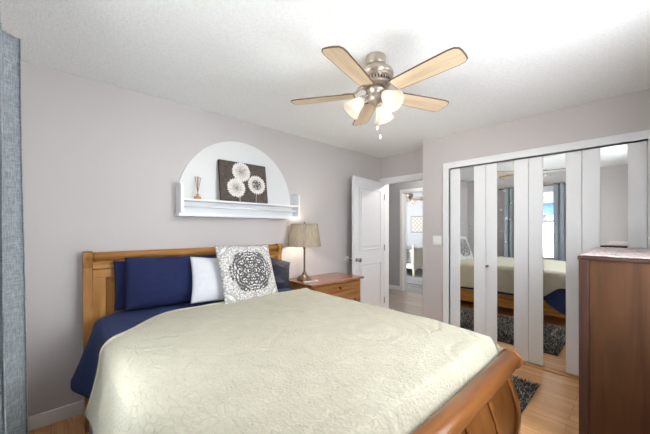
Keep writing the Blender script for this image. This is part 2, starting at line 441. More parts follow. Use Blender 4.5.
struct('ceiling_far_room', MB().box(XH+.06, 9.1, 1.4, 7.1, H, H+.1), M['ceiling'])
struct('wall_back', MB().box(XL-.1, XD+.12, YB, YB+.1, 0, H), M['wall'])
struct('wall_front', MB().box(XL-.1, FX0, YF-.1, YF, 0, H).box(FX1, XC+.7, YF-.1, YF, 0, H)
       .box(FX0, FX1, YF-.1, YF, 0, FZ0).box(FX0, FX1, YF-.1, YF, FZ1, H), M['wall'])
struct('wall_left', MB().box(XL-.1, XL, YF, WY0, 0, H).box(XL-.1, XL, WY1, YB, 0, H)
       .box(XL-.1, XL, WY0, WY1, 0, WZ0).box(XL-.1, XL, WY0, WY1, WZ1, H), M['wall'])
struct('wall_right', MB().box(XC, XC+.1, YF, CY0, 0, H).box(XC, XC+.1, CY1, 1.86, 0, H)
       .box(XC, XC+.1, CY0, CY1, CZ, H).box(XC+.1, XD+.12, 1.76, 1.86, 0, H), M['wall'])
struct('wall_closet', MB().box(XD, XD+.1, YF, 1.76, 0, H), M['wall'])
struct('wall_door', MB().box(XD, XD+.12, DY1, YB, 0, H).box(XD, XD+.12, DY0, DY1, DZ, H), M['wall'])
# hall + far room
struct('wall_hall', MB().box(XH, XH+.12, .6, HY0, 0, H).box(XH, XH+.12, HY1, 5.0, 0, H).box(XH, XH+.12, HY0, HY1, DZ+.06, H), M['hall_wall'])
struct('wall_hall_near', MB().box(XD+.1, XH, .5, .6, 0, H).box(XD+.12, XH, 5.0, 5.1, 0, H).box(XD+.02, XD+.12, YB+.1, 5.0, 0, H), M['hall_wall'])
struct('wall_far_room', MB().box(9.0, 9.1, 1.4, 7.0, 0, H).box(XH+.12, 9.0, 7.0, 7.1, 0, H).box(XH+.12, 9.0, 1.3, 1.4, 0, H), M['far_wall'])

def casing(name, xf, y0, y1, ztop, w=.065, dpt=.018, depth=.12, side=-1):
    """door casing on the face x=xf (towards -x) with jamb lining"""
    m = MB()
    for (a, b) in ((y0-w, y0), (y1, y1+w)): m.box(xf-dpt, xf, a, b, 0, ztop+w, .004)
    m.box(xf-dpt-.002, xf, y0-w, y1+w, ztop, ztop+w, .004)
    m.box(xf, xf+depth, y0, y0+.014, 0, ztop).box(xf, xf+depth, y1-.014, y1, 0, ztop).box(xf, xf+depth, y0, y1, ztop-.014, ztop)
    return struct(name, m, M['trim'])
casing('trim_1', XD, DY0+.06, DY1, DZ)
casing('trim_2', XH, HY0, HY1, DZ+.06)
m = MB()                                                 # closet casing
w = .07
for (a, b) in ((CY0-w, CY0), (CY1, CY1+w)): m.box(XC-.02, XC, a, b, 0, CZ+w, .005)
m.box(XC-.022, XC, CY0-w, CY1+w, CZ, CZ+w, .005)
m.box(XC, XC+.1, CY0-.012, CY0, 0, CZ).box(XC, XC+.1, CY1, CY1+.012, 0, CZ).box(XC, XC+.1, CY0, CY1, CZ, CZ+.012)
struct('trim_3', m, M['trim'])
struct('trim_4', MB().box(XC-.03, XC+.08, CY0, CY1, 0, .012, .003), M['tread'])
def baseboard(name, segs, mat='trim', h=.095):
    m = MB()
    for (x0, x1, y0, y1) in segs:
        m.box(x0, x1, y0, y1, 0, h, .004)
    return struct(name, m, M[mat])
baseboard('baseboard_back', [(XL, XD, YB-.014, YB)])
baseboard('baseboard_left', [(XL, XL+.014, YF, YB)])
baseboard('baseboard_right', [(XC-.014, XC, CY1+w, 1.86)])
baseboard('baseboard_front', [(XL, XC, YF, YF+.014)])
baseboard('baseboard_hall', [(XH-.014, XH, HY1+.065, 5.0), (XH-.014, XH, .6, HY0-.065)])

# window with sashes
wy = (WY0+WY1)/2
m = MB()
for (a, b, c, d) in ((WY0, WY0+.05, WZ0, WZ1), (WY1-.05, WY1, WZ0, WZ1), (WY0, WY1, WZ0, WZ0+.05), (WY0, WY1, WZ1-.05, WZ1), (WY0, WY1, 1.46, 1.51)):
    m.box(XL-.075, XL-.035, a, b, c, d, .003)
win = struct('window_1', m, M['trim'])
struct('pane', MB().box(XL-.058, XL-.052, WY0+.05, WY1-.05, WZ0+.05, 1.46), M['glass'], win)
struct('pane', MB().box(XL-.058, XL-.052, WY0+.05, WY1-.05, 1.51, WZ1-.05), M['glass'], win)
m = MB()
for (a, b, c, d) in ((WY0-.06, WY0, WZ0-.06, WZ1+.06), (WY1, WY1+.06, WZ0-.06, WZ1+.06), (WY0, WY1, WZ1, WZ1+.06), (WY0, WY1, WZ0-.06, WZ0)):
    m.box(XL, XL+.014, a, b, c, d, .003)
struct('window_casing', m, M['trim'], win)

m = MB()
for (a, b, c, d) in ((FX0, FX0+.05, FZ0, FZ1), (FX1-.05, FX1, FZ0, FZ1), (FX0, FX1, FZ0, FZ0+.05), (FX0, FX1, FZ1-.05, FZ1), (FX0, FX1, 1.50, 1.54)):
    m.box(a, b, YF-.05, YF-.02, c, d, .003)
for (a, b, c, d) in ((FX0-.06, FX0, FZ0-.06, FZ1+.06), (FX1, FX1+.06, FZ0-.06, FZ1+.06), (FX0, FX1, FZ1, FZ1+.06), (FX0, FX1, FZ0-.06, FZ0)):
    m.box(a, b, YF, YF+.014, c, d, .003)
win2 = struct('added_window', m, M['trim'])  # unseen window, added to go with the front fill lamp
struct('pane', MB().box(FX0+.05, FX1-.05, YF-.037, YF-.033, FZ0+.05, FZ1-.05), M['glass'], win2)

# ------------------------------------------------------------------ bedroom door, swung open
def panel_door(name, hinge, ang, width, height, mat):
    root = MB()
    T = .035
    root.box(0, width, -T/2, T/2, .012, height, .002)
    pan = [(.115, width-.115, .20, .86), (.115, width-.115, 1.04, height-.13)]
    def frame(m, x0, x1, z0, z1, s):
        y = s*T/2
        # moulding ring and raised field
        for (a, b, c, d) in ((x0, x1, z0, z0+.018), (x0, x1, z1-.018, z1), (x0, x0+.018, z0, z1), (x1-.018, x1, z0, z1)):
            m.box(a, b, min(y, y+s*.010), max(y, y+s*.010), c, d, .004)
        m.box(x0+.05, x1-.05, min(y, y+s*.008), max(y, y+s*.008), z0+.05, z1-.05, .006)
    o = root.build(name, mat, local=True)
    o['kind'] = 'structure'
    for s in (1, -1):
        for p in pan:
            m = MB(); frame(m, *p, s); q = m.build('door_panel', mat, local=True); q.parent = o
    o.location = hinge; o.rotation_euler = (0, 0, ang)
    return o
d1 = panel_door('door_1', (XD-.022, DY1-.008, 0), PI+math.atan2(.115, .828), .835, 2.035, M['door'])
m = MB()
for s in (1, -1):
    m.lathe([(.026, 0), (.026, .006), (.010, .010), (.010, .035), (.026, .045), (.030, .058), (.024, .070), (.001, .074)], (.78, s*.0175, .925), (0, s, 0), 20)
q = m.build('door_knob', M['chrome'], local=True); q.parent = d1; q['label'] = 'satin metal knob'
m = MB()
for z in (.25, 1.05, 1.82): m.tube([(0, .022, z-.045), (0, .022, z+.045)], .007, 8)
q = m.build('door_hinge', M['chrome'], local=True); q.parent = d1

# ------------------------------------------------------------------ closet bifold doors with mirrors
edges = [(1.521, 1.131, 1.405, 1.252), (1.129, .743, 1.021, .865), (.741, .343, .624, .452), (.341, -.053, .225, .057)]
XM = 3.45
FLECKS = [[(1.327, 1.441, 0.01), (1.373, 1.408, 0.008), (1.288, 1.374, 0.009), (1.314, 1.202, 0.006)], [(0.983, 1.829, 0.013), (0.951, 1.734, 0.012), (0.894, 1.6, 0.009), (0.983, 1.534, 0.013), (0.936, 1.447, 0.014), (0.903, 1.436, 0.009), (0.983, 1.314, 0.011), (0.94, 1.201, 0.01)]]
for i, (ya, yb, ma, mb_) in enumerate(edges):
    m = MB()
    m.box(XM, XM+.03, ma, ya-.001, .02, CZ-.008, .002)
    m.box(XM, XM+.03, yb+.001, mb_, .02, CZ-.008, .002)
    m.box(XM+.008, XM+.03, mb_, ma, .02, CZ-.008)
    d = struct('door_%d' % (i+2), m, M['closet'])
    d['label'] = ['white bifold closet leaf nearest the light switch, with a mirror strip', 'white mirrored bifold closet leaf second from the light switch',
                  'white mirrored bifold closet leaf third from the light switch', 'white mirrored bifold closet leaf behind the tall dark chest'][i]
    mr = struct('mirror', MB().box(XM+.003, XM+.007, mb_+.002, ma-.002, .02, CZ-.010), M['mirror'], d)
    mr['label'] = 'tall narrow mirror strip'
    if i == 1:
        MB().lathe([(.012, 0), (.008, .006), (.007, .018), (.014, .024), (.013, .032), (.001, .035)], (XM, ya-.016, .935), (-1, 0, 0), 16).build('knob', M['chrome'], d)
    if i < 2:
        # pale round flecks on the glass
        for (fy, fz, fr) in FLECKS[i]:
            MB().lathe([(fr, 0), (fr*.9, .0008), (.0005, .001)], (XM+.003, fy, fz), (-1, 0, 0), 14).build('fleck', M['fleck'], mr)

# light switch
t_ = thing('light_switch', (XC, 1.67, 1.195), 'white double light switch plate beside the mirrored closet', 'light switch')
MB().box(XC-.006, XC, 1.613, 1.727, 1.138, 1.252, .003).build('plate', M['plastic'], t_)
for y in (1.645, 1.695): MB().box(XC-.011, XC-.005, y-.016, y+.016, 1.163, 1.227, .003).build('rocker', M['plastic'], t_)
# wall bumper behind the door knob
tag(MB().lathe([(.028, 0), (.028, .006), (.022, .016), (.012, .020), (.001, .021)], (3.0, YB, .935), (0, -1, 0), 20)
    .build('door_bumper', M['plastic'], origin=(3.0, YB, .935)), 'small round white door bumper on the grey wall left of the door', 'door bumper')

# ------------------------------------------------------------------ bed
bed = thing('sleigh_bed', (1.0, 1.6, 0), 'honey oak sleigh bed with panelled headboard and rolled footboard', 'bed')
BX0, BX1 = .165, 1.845
# headboard: S-profile posts
def thick(outer, t_):   # outer list (y,z) from bottom to top, thickness in +y
    return outer+[(y+t_, z) for y, z in reversed(outer)]
hb_prof = [(2.47, 0), (2.495, .12), (2.55, .28), (2.61, .45), (2.645, .62), (2.655, .85), (2.66, .98), (2.668, 1.06), (2.655, 1.10), (2.648, 1.135), (2.66, 1.165), (2.69, 1.178), (2.72, 1.168), (2.735, 1.13), (2.728, 1.06), (2.715, .98), (2.71, .85), (2.70, .62), (2.668, .45), (2.61, .28), (2.555, .12), (2.53, 0)]
hb = MB()
hb.prism([(2.688, .45), (2.688, .85), (2.684, 1.10), (2.70, 1.10), (2.70, .85), (2.70, .45)], 'X', BX0+.05, BX1-.05)
hb = hb.build('headboard', M['oakX'], bed)
for x in (BX0, BX1-.052): MB().prism(hb_prof, 'X', x, x+.052).build('post', M['oakZ'], hb)
# top rail roll
prof = [(2.700+.034*math.cos(a), 1.132+.036*math.sin(a)) for a in [k*2*PI/20 for k in range(20)]]
MB().prism(prof, 'X', BX0+.052, BX1-.052, True).build('top_rail', M['oakX'], hb)
MB().box(BX0+.052, BX1-.052, 2.662, 2.70, 1.050, 1.094, .004).build('frieze_rail', M['oakX'], hb)
nP = 4; st = .075; x0 = BX0+.052; x1 = BX1-.052; pw = (x1-x0-st*(nP+1))/nP
m = MB()
for k in range(nP+1): m.box(x0+k*(pw+st), x0+k*(pw+st)+st, 2.655, 2.69, .55, .985, .002)
m.box(x0, x1, 2.655, 2.69, .985, 1.046, .003).box(x0, x1, 2.655, 2.69, .45, .55, .003)
m.build('panel_frame', M['oakZ'], hb)
for k in range(nP):
    a = x0+st+k*(pw+st)
    m = MB()
    y = 2.689
    V = [(a, y, .55), (a+pw, y, .55), (a+pw, y, .985), (a, y, .985)]
    i_ = .05; V += [(a+i_, y-.022, .55+i_), (a+pw-i_, y-.022, .55+i_), (a+pw-i_, y-.022, .985-i_), (a+i_, y-.022, .985-i_)]
    m._add(V, [(4, 5, 6, 7), (0, 1, 5, 4), (1, 2, 6, 5), (2, 3, 7, 6), (3, 0, 4, 7), (0, 3, 2, 1)])
    m.build('raised_panel', M['oakZ'], hb)
# footboard
fo = [(.462, 0), (.455, .1), (.442, .2), (.431, .29), (.430, .36), (.440, .42), (.460, .48), (.483, .545), (.497, .59), (.505, .635)]
def spl(P, n=5):
    out = []
    for i in range(len(P)-1):
        p0, p1, p2, p3 = P[max(i-1, 0)], P[i], P[i+1], P[min(i+2, len(P)-1)]
        for k in range(n):
            t1 = k/n
            out.append(tuple(.5*((2*p1[q])+(-p0[q]+p2[q])*t1+(2*p0[q]-5*p1[q]+4*p2[q]-p3[q])*t1*t1+(-p0[q]+3*p1[q]-3*p2[q]+p3[q])*t1**3) for q in (0, 1)))
    return out+[P[-1]]
fos = spl(fo)
inner = [(y+.012, z) for y, z in fos if z > .12]
fb = MB().prism(thick(inner, .026), 'X', BX0+.03, BX1-.03, True).build('footboard', M['fbZ'], bed)
for x in (BX0, BX1-.055): MB().prism(thick(fos, .055), 'X', x, x+.055, True).build('post', M['fbZ'], fb)
RY, RZ, RR = .475, .630, .047
MB().lathe([(RR, 0), (RR, BX1-BX0-.02)], (BX0+.01, RY, RZ), (1, 0, 0), 40).build('roll', M['fbX'], fb)
for x, d_ in ((BX0+.012, -1), (BX1-.012, 1)):
    MB().lathe([(RR, -.012), (.053, -.008), (.055, .002), (.053, .010), (.047, .014), (.042, .013), (.001, .016)], (x, RY, RZ), (d_, 0, 0), 40).build('roll_cap', M['fbX'], fb)
# applied stiles following the S, and top & bottom rails
ws = (BX1-BX0-.11)
for k in range(1, 6):
    xc = BX0+.055+ws*k/6
    MB().prism(thick([(y+.006, z) for y, z in fos if .14 < z < .575], .01), 'X', xc-.028, xc+.028, True).build('stile', M['fbZ'], fb)
MB().prism(thick([(y+.005, z) for y, z in fos if .12 < z < .22], .01), 'X', BX0+.05, BX1-.05, True).build('lower_rail', M['fbX'], fb)
MB().prism(thick([(y+.005, z) for y, z in fos if .525 < z < .60], .01), 'X', BX0+.05, BX1-.05, True).build('upper_rail', M['fbX'], fb)
for x in (.19, 1.80): MB().box(x, x+.028, .50, 2.67, .13, .33, .004).build('side_rail', M['oakY'], bed)
m = MB()
for k in range(8): m.box(.21, 1.81, .62+k*.26, .70+k*.26, .19, .21)
m.build('slats', M['oakX'], bed)

tag(MB().box(.235, 1.785, .575, 2.64, .215, .70, .06).build('mattress', M['mattress'], origin=(1, 1.6, .215)), 'pale deep mattress under the blue and cream bedding', 'mattress')
def ruffle(u, v):
    y = .70+1.62*u; z = .02+.36*v
    return (.176+.008*math.sin(y*42)*(1-v)+.004*noise.noise(Vector((y*6, z*3, 1))), y, z)
tag(MB().grid(ruffle, 160, 10).build('bed_skirt', M['skirt'], origin=(.176, 1.6, 0), solid=.003), 'grey lilac bed skirt hanging to the floor along the left side of the bed', 'bed skirt')

def sheet(zt, xl, xr, r, hemL, hemR, yhead, yfoot, flareL, flareR, wob, nu=150, nv=120, seed=0, footdrop=.12):
    """bedding sheet: hem -> up the left side -> over the top -> down the right side. v: 0 head .. 1 foot"""
    def fn(u, v):
        # arc lengths use nominal hems at this v
        yy = yhead(.5)*(1-v)+yfoot*v
        hl, hr = hemL(yy), hemR(yy)
        Ll = max(.02, zt-r-hl); La = PI/2*r; Lt = xr-xl-2*r; Lr = max(.02, zt-r-hr)
        segs = [Ll, La, Lt, La, Lr]; 
        # fixed fractions keep the mesh orderly
        fr = [.18, .10, .44, .10, .18]; 
        k = 0; q = u
        while k < 4 and q > fr[k]: q -= fr[k]; k += 1
        q = min(1, q/fr[k])
        if k == 0: x = xl; z = hl+(zt-r-hl)*q; sx = 0
        elif k == 1: a = q*PI/2; x = xl+r-r*math.cos(a); z = zt-r+r*math.sin(a)
        elif k == 2: x = xl+r+Lt*q; z = zt
        elif k == 3: a = q*PI/2; x = xr-r+r*math.sin(a); z = zt-r+r*math.cos(a)
        else: x = xr; z = zt-r-(zt-r-hr)*q
        side = -1 if k == 0 else (1 if k == 4 else 0)
        depth = max(0, (zt-r-z))
        yh = yhead(x if side == 0 else (xl if side < 0 else xr)) 
        if side < 0: yh += -.02*min(1, depth/.2)
        y = yh*(1-v)+yfoot*v
        top = sm(0, .05, z-(zt-r*1.0)) if side == 0 else 0
        if side == 0: z -= .022*sm(.7, 1, v)
        # foot end rolls over and tucks down behind the footboard
        if v > .965:
            w_ = (v-.965)/.035
            z -= footdrop*w_*w_*(1 if side == 0 else 0)
        n = noise.noise(Vector((x*2.3, y*2.3, seed)))
        n2 = noise.noise(Vector((x*7, y*7, seed+5)))
        if side == 0: z += wob*(n*.9+n2*.35)
        else:
            fold = math.sin(y*15+seed)*.5+noise.noise(Vector((y*5, seed, z*2)))
            fl = flareL(y) if side < 0 else flareR(y)
            x += side*(fl*min(1, depth/.3)**1.1+fold*.016*min(1, depth/.15))
            z += side*0
        return (x, y, z)
    return fn
# blue comforter
cf = sheet(.738, .205, 1.815, .07, lambda y: .33+.05*sm(2.3, 1.9, y), lambda y: .33-.16*sm(1.0, .62, y),
           lambda x: 2.625-.125*sm(.42, .25, x), .60, lambda y: .11*sm(2.0, 2.5, y)+.005, lambda y: .015+.02*sm(1.0, .7, y), .008, seed=3)
tag(MB().grid(cf, 120, 100).build('comforter', M['blue'], origin=(1, 1.6, .738), solid=.012), 'slate blue comforter under the cream quilt, draping at the left of the headboard', 'comforter')
# cream quilt
def qhead(x): return 2.21-.34*sm(.62, .19, x)-.03*sm(1.2, 1.8, x)
qf = sheet(.762, .185, 1.846, .075, lambda y: .425-.22*sm(1.72, 1.45, y), lambda y: .37+.16*sm(.95, .7, y),
           qhead, .518, lambda y: .05+.028*sm(1.6, 1.9, y), lambda y: .03, .010, seed=9, footdrop=.16)
tag(MB().grid(qf, 170, 130).build('quilt', M['quilt'], origin=(1, 1.6, .762), solid=.014), 'cream embossed quilt spread over the bed', 'quilt')

qo = [o for o in COL.objects if o.name == 'quilt'][0]
MB().tube([Vector(qf(k/160, .004))+Vector((0, 0, .004)) for k in range(161)], .007, 8).build('piping', M['quilt'], qo)

# ------------------------------------------------------------------ pillows
def pillow(name, w_, h_, t_, mat, loc, rot, label, cat='pillow', uv=False, seed=0, ears=.06, group=None):
    m = MB()
    N = 36
    def side(s):
        def fn(u, v):
            a, b = 2*u-1, 2*v-1
            pin = 1-ears*(1-a*a)*abs(b)**3; pin2 = 1-ears*(1-b*b)*abs(a)**3
            prof = max(0, (1-abs(a)**2.6)*(1-abs(b)**2.6))**.55
            n = noise.noise(Vector((a*1.6, b*1.6, seed)))*.22+noise.noise(Vector((a*4, b*4, seed+3)))*.08+noise.noise(Vector((a*2.2+b*2.6, (a-b)*7, seed+7)))*.10*(abs(a)+abs(b))
            return (a*w_/2*pin2, s*t_/2*prof*(1+n), b*h_/2*pin)
        return fn
    m.grid(side(-1), N, N, uv=uv)
    m.grid(side(1), N, N, uv=uv)
    bmesh.ops.remove_doubles(m.bm, verts=m.bm.verts[:], dist=.0006)
    o = m.build(name, mat, local=True)
    o.location = loc; o.rotation_euler = rot
    return tag(o, label, cat, group)
R = math.radians
pillow('pillow',   .60, .36, .06, M['navy'], (.632, 2.612, .925), (R(-4), R(0), R(2)), 'navy blue pillow behind the front navy pillow, only its left edge showing', seed=2, ears=.03)
pillow('pillow', .66, .38, .14, M['navy'], (.715, 2.495, .935), (R(-9), R(1), R(-3)), 'creased navy blue pillow leaning on the headboard, left of the white pillow', seed=5, ears=.03)
pillow('pillow', .64, .35, .13, M['satin'], (1.555, 2.52, .915), (R(-20), R(18), R(2)), 'dark indigo pillow partly hidden behind the patterned cushion', seed=11)
pillow('pillow', .50, .37, .10, M['whitecase'], (1.035, 2.35, .925), (R(-20), R(5), R(-3)), 'plain white pillow between the navy pillow and the patterned cushion', seed=8)
pillow('throw_cushion', .545, .485, .11, M['medallion'], (1.235, 2.275, .970), (R(-20), R(1), R(7)), 'square cushion with a black and white medallion print', 'cushion', uv=True, seed=1, ears=.04)

# ------------------------------------------------------------------ nightstand
NX0, NX1, NY0, NY1, NH = 1.95, 2.745, 2.285, 2.735, .765
ns = thing('nightstand', ((NX0+NX1)/2, 2.5, 0), 'wide amber wood nightstand with a reddish top under the table lamp', 'nightstand')
MB().box(NX0, NX1, NY0+.018, NY1, .07, NH-.026, .004).box(NX0+.02, NX1-.02, NY0+.03, NY1-.02, 0, .07).build('carcass', M['nsBody'], ns)
MB().box(NX0-.02, NX1+.02, NY0-.025, NY1+.005, NH-.026, NH, .008).build('top', M['nsTop'], ns)
def bail(m, x, y, z):
    m.tube([(x-.045, y-.012, z+.012), (x-.045, y-.022, z), (x-.03, y-.026, z-.02), (x, y-.028, z-.026), (x+.03, y-.026, z-.02), (x+.045, y-.022, z), (x+.045, y-.012, z+.012)], .005, 8)
    for s in (-1, 1): m.lathe([(.016, 0), (.014, .004), (.006, .007), (.006, .014), (.001, .016)], (x+s*.045, y, z+.012), (0, -1, 0), 12)
for k, (z0, z1) in enumerate(((.63, .725), (.37, .615), (.10, .355))):
    dr = MB().box(NX0+.03, NX1-.03, NY0, NY0+.02, z0, z1, .006).box(NX0+.045, NX1-.045, NY0-.004, NY0+.004, z0+.015, z1-.015, .003).build('drawer', M['nsBody'], ns)
    if k == 0:
        MB().lathe([(.012, 0), (.007, .006), (.007, .014), (.015, .020), (.014, .028), (.001, .032)], (2.36, NY0-.003, .678), (0, -1, 0), 14).build('knob', M['brass'], dr)
    else:
        for x in (2.13, 2.57):
            m = MB(); bail(m, x, NY0-.003, (z0+z1)/2+.01); m.build('handle', M['brass'], dr)
# table lamp
lx, ly = 2.092, 2.575
lp = thing('table_lamp', (lx, ly, NH), 'bronze stick table lamp with a beige pleated shade', 'lamp')
MB().lathe([(.088, 0), (.090, .010), (.082, .020), (.074, .024), (.072, .032), (.05, .042), (.030, .060), (.022, .078), (.020, .085)], (lx, ly, NH), seg=32).build('base', M['bronze'], lp)
MB().lathe([(.014, .08), (.011, .10), (.010, .24), (.010, .34), (.016, .352), (.016, .362), (.010, .372), (.009, .43)], (lx, ly, NH), seg=20).build('stem', M['bronze'], lp)
sh = MB().lathe([(.186, .375), (.188, .380), (.150, .622), (.148, .627)], (0, 0, 0), seg=64, cap=False)
sh = sh.build('lamp_shade', M['shade'], lp, local=True, solid=.003)
MB().tube([(lx+.148*math.cos(a), ly+.148*math.sin(a), NH+.625) for a in [k*2*PI/40 for k in range(41)]], .004, 6, False).build('shade_trim', M['shade'], sh)
m = MB()
for a in (0, 2*PI/3, 4*PI/3): m.tube([(lx, ly, NH+.612), (lx+.147*math.cos(a), ly+.147*math.sin(a), NH+.612)], .002, 6)
m.tube([(lx+.02, ly, NH+.42), (lx+.055, ly, NH+.52), (lx, ly, NH+.612)], .002, 6).tube([(lx-.02, ly, NH+.42), (lx-.055, ly, NH+.52), (lx, ly, NH+.612)], .002, 6)
m.build('harp', M['bronze'], lp)
MB().lathe([(.006, .61), (.008, .62), (.005, .63), (.010, .640), (.001, .652)], (lx, ly, NH), seg=12).build('finial', M['bronze'], lp)
MB().ball((lx, ly, NH+.485), .018, 14, (1, 1, 1.2)).build('bulb', M['bulb'], lp)
point('lamp_light', (lx, ly, NH+.485), 8.0, (1, .89, .74), .04, lp)
# remote
rm = thing('remote_control', (2.03, 2.395, NH), 'pale remote control lying in front of the table lamp', 'remote')
rot = Matrix.Rotation(R(-18), 4, 'Z')
m = MB().box(-.085, .085, -.022, .022, 0, .018, .005); m.xform(rot); q = m.build('case', M['remote'], local=True); q.parent = rm
m = MB()
for a in range(6):
    for b in (-1, 0, 1): m.box(-.065+a*.02, -.055+a*.02, b*.012-.003, b*.012+.003, .017, .0195)
m.xform(rot); q = m.build('buttons', M['black'], local=True); q.parent = rm

# ------------------------------------------------------------------ wall shelf with arched back
SX0, SX1, SYF, SZ = .797, 2.063, 2.62, 1.60
shf = thing('arched_wall_shelf', (1.43, YB, 1.45), 'white wall shelf with a half round back panel above the bed', 'shelf')
cx, rad = 1.41, .605
poly = [(cx+rad*math.cos(a), 1.605+rad*math.sin(a)) for a in [PI*k/60 for k in range(61)]]
MB().prism(poly, 'Y', YB-.014, YB).build('arched_panel', M['archpaint'], shf)
def endp():
    # ogee-sided bracket end, (y,z)
    return [(YB, 1.454), (YB-.02, 1.454), (SYF+.02, 1.462), (SYF, 1.475), (SYF, 1.70), (SYF+.012, 1.722), (SYF+.05, 1.735), (YB, 1.735)]
MB().prism(endp(), 'X', SX0, SX0+.022).build('end_panel', M['trim'], shf)
MB().prism(endp(), 'X', SX1-.022, SX1).build('end_panel', M['trim'], shf)
MB().box(SX0+.02, SX1-.02, SYF+.005, YB, SZ-.018, SZ, .003).build('shelf_board', M['trim'], shf)
MB().box(SX0+.02, SX1-.02, YB-.02, YB, 1.47, SZ-.018).build('back_rail', M['trim'], shf)
MB().tube([(SX0+.015, SYF+.035, 1.535), (SX1-.015, SYF+.035, 1.535)], .010, 12).build('hanging_rail', M['trim'], shf)
MB().box(SX0-.012, SX1+.012, SYF+.012, YB, 1.448, 1.474, .004).build('lower_board', M['trim'], shf)
# canvas
pl_w, pl_h, pl_t = .50, .392, .03
q = MB().box(-pl_w/2, pl_w/2, 0, pl_t, -pl_h/2, pl_h/2).build('canvas_painting', M['canvasEdge'], local=True)
f = MB(); f._add([(-pl_w/2, -.0012, -pl_h/2), (pl_w/2, -.0012, -pl_h/2), (pl_w/2, -.0012, pl_h/2), (-pl_w/2, -.0012, pl_h/2),
                  (-pl_w/2, 0, -pl_h/2), (pl_w/2, 0, -pl_h/2), (pl_w/2, 0, pl_h/2), (-pl_w/2, 0, pl_h/2)], [(0, 1, 2, 3), (0, 4, 5, 1), (1, 5, 6, 2), (2, 6, 7, 3), (3, 7, 4, 0)])
f = f.build('printed_face', M['canvas'], local=True); f.parent = q
q.location = (1.405, 2.667, SZ+pl_h/2+.004); q.rotation_euler = (R(-8), 0, 0)
tag(q, 'canvas of three white dandelions leaning on the arched shelf', 'painting')
# reed diffuser
rd = thing('reed_diffuser', (.955, 2.68, SZ), 'small amber reed diffuser on the left end of the arched shelf', 'diffuser')
MB().lathe([(.028, 0), (.030, .004), (.030, .018), (.024, .026), (.011, .032), (.010, .046), (.012, .048)], (.955, 2.68, SZ), seg=20).build('bottle', M['oil'], rd)
for a, b in ((-.028, .012), (.034, -.01), (.006, .02), (-.012, -.02), (.022, .016)):
    MB().tube([(.955-a*.25, 2.68-b*.25, SZ+.006), (.955+a*.7, 2.68+b, SZ+.20+.4*b)], .0024, 6).build('reed', M['reed'], rd)

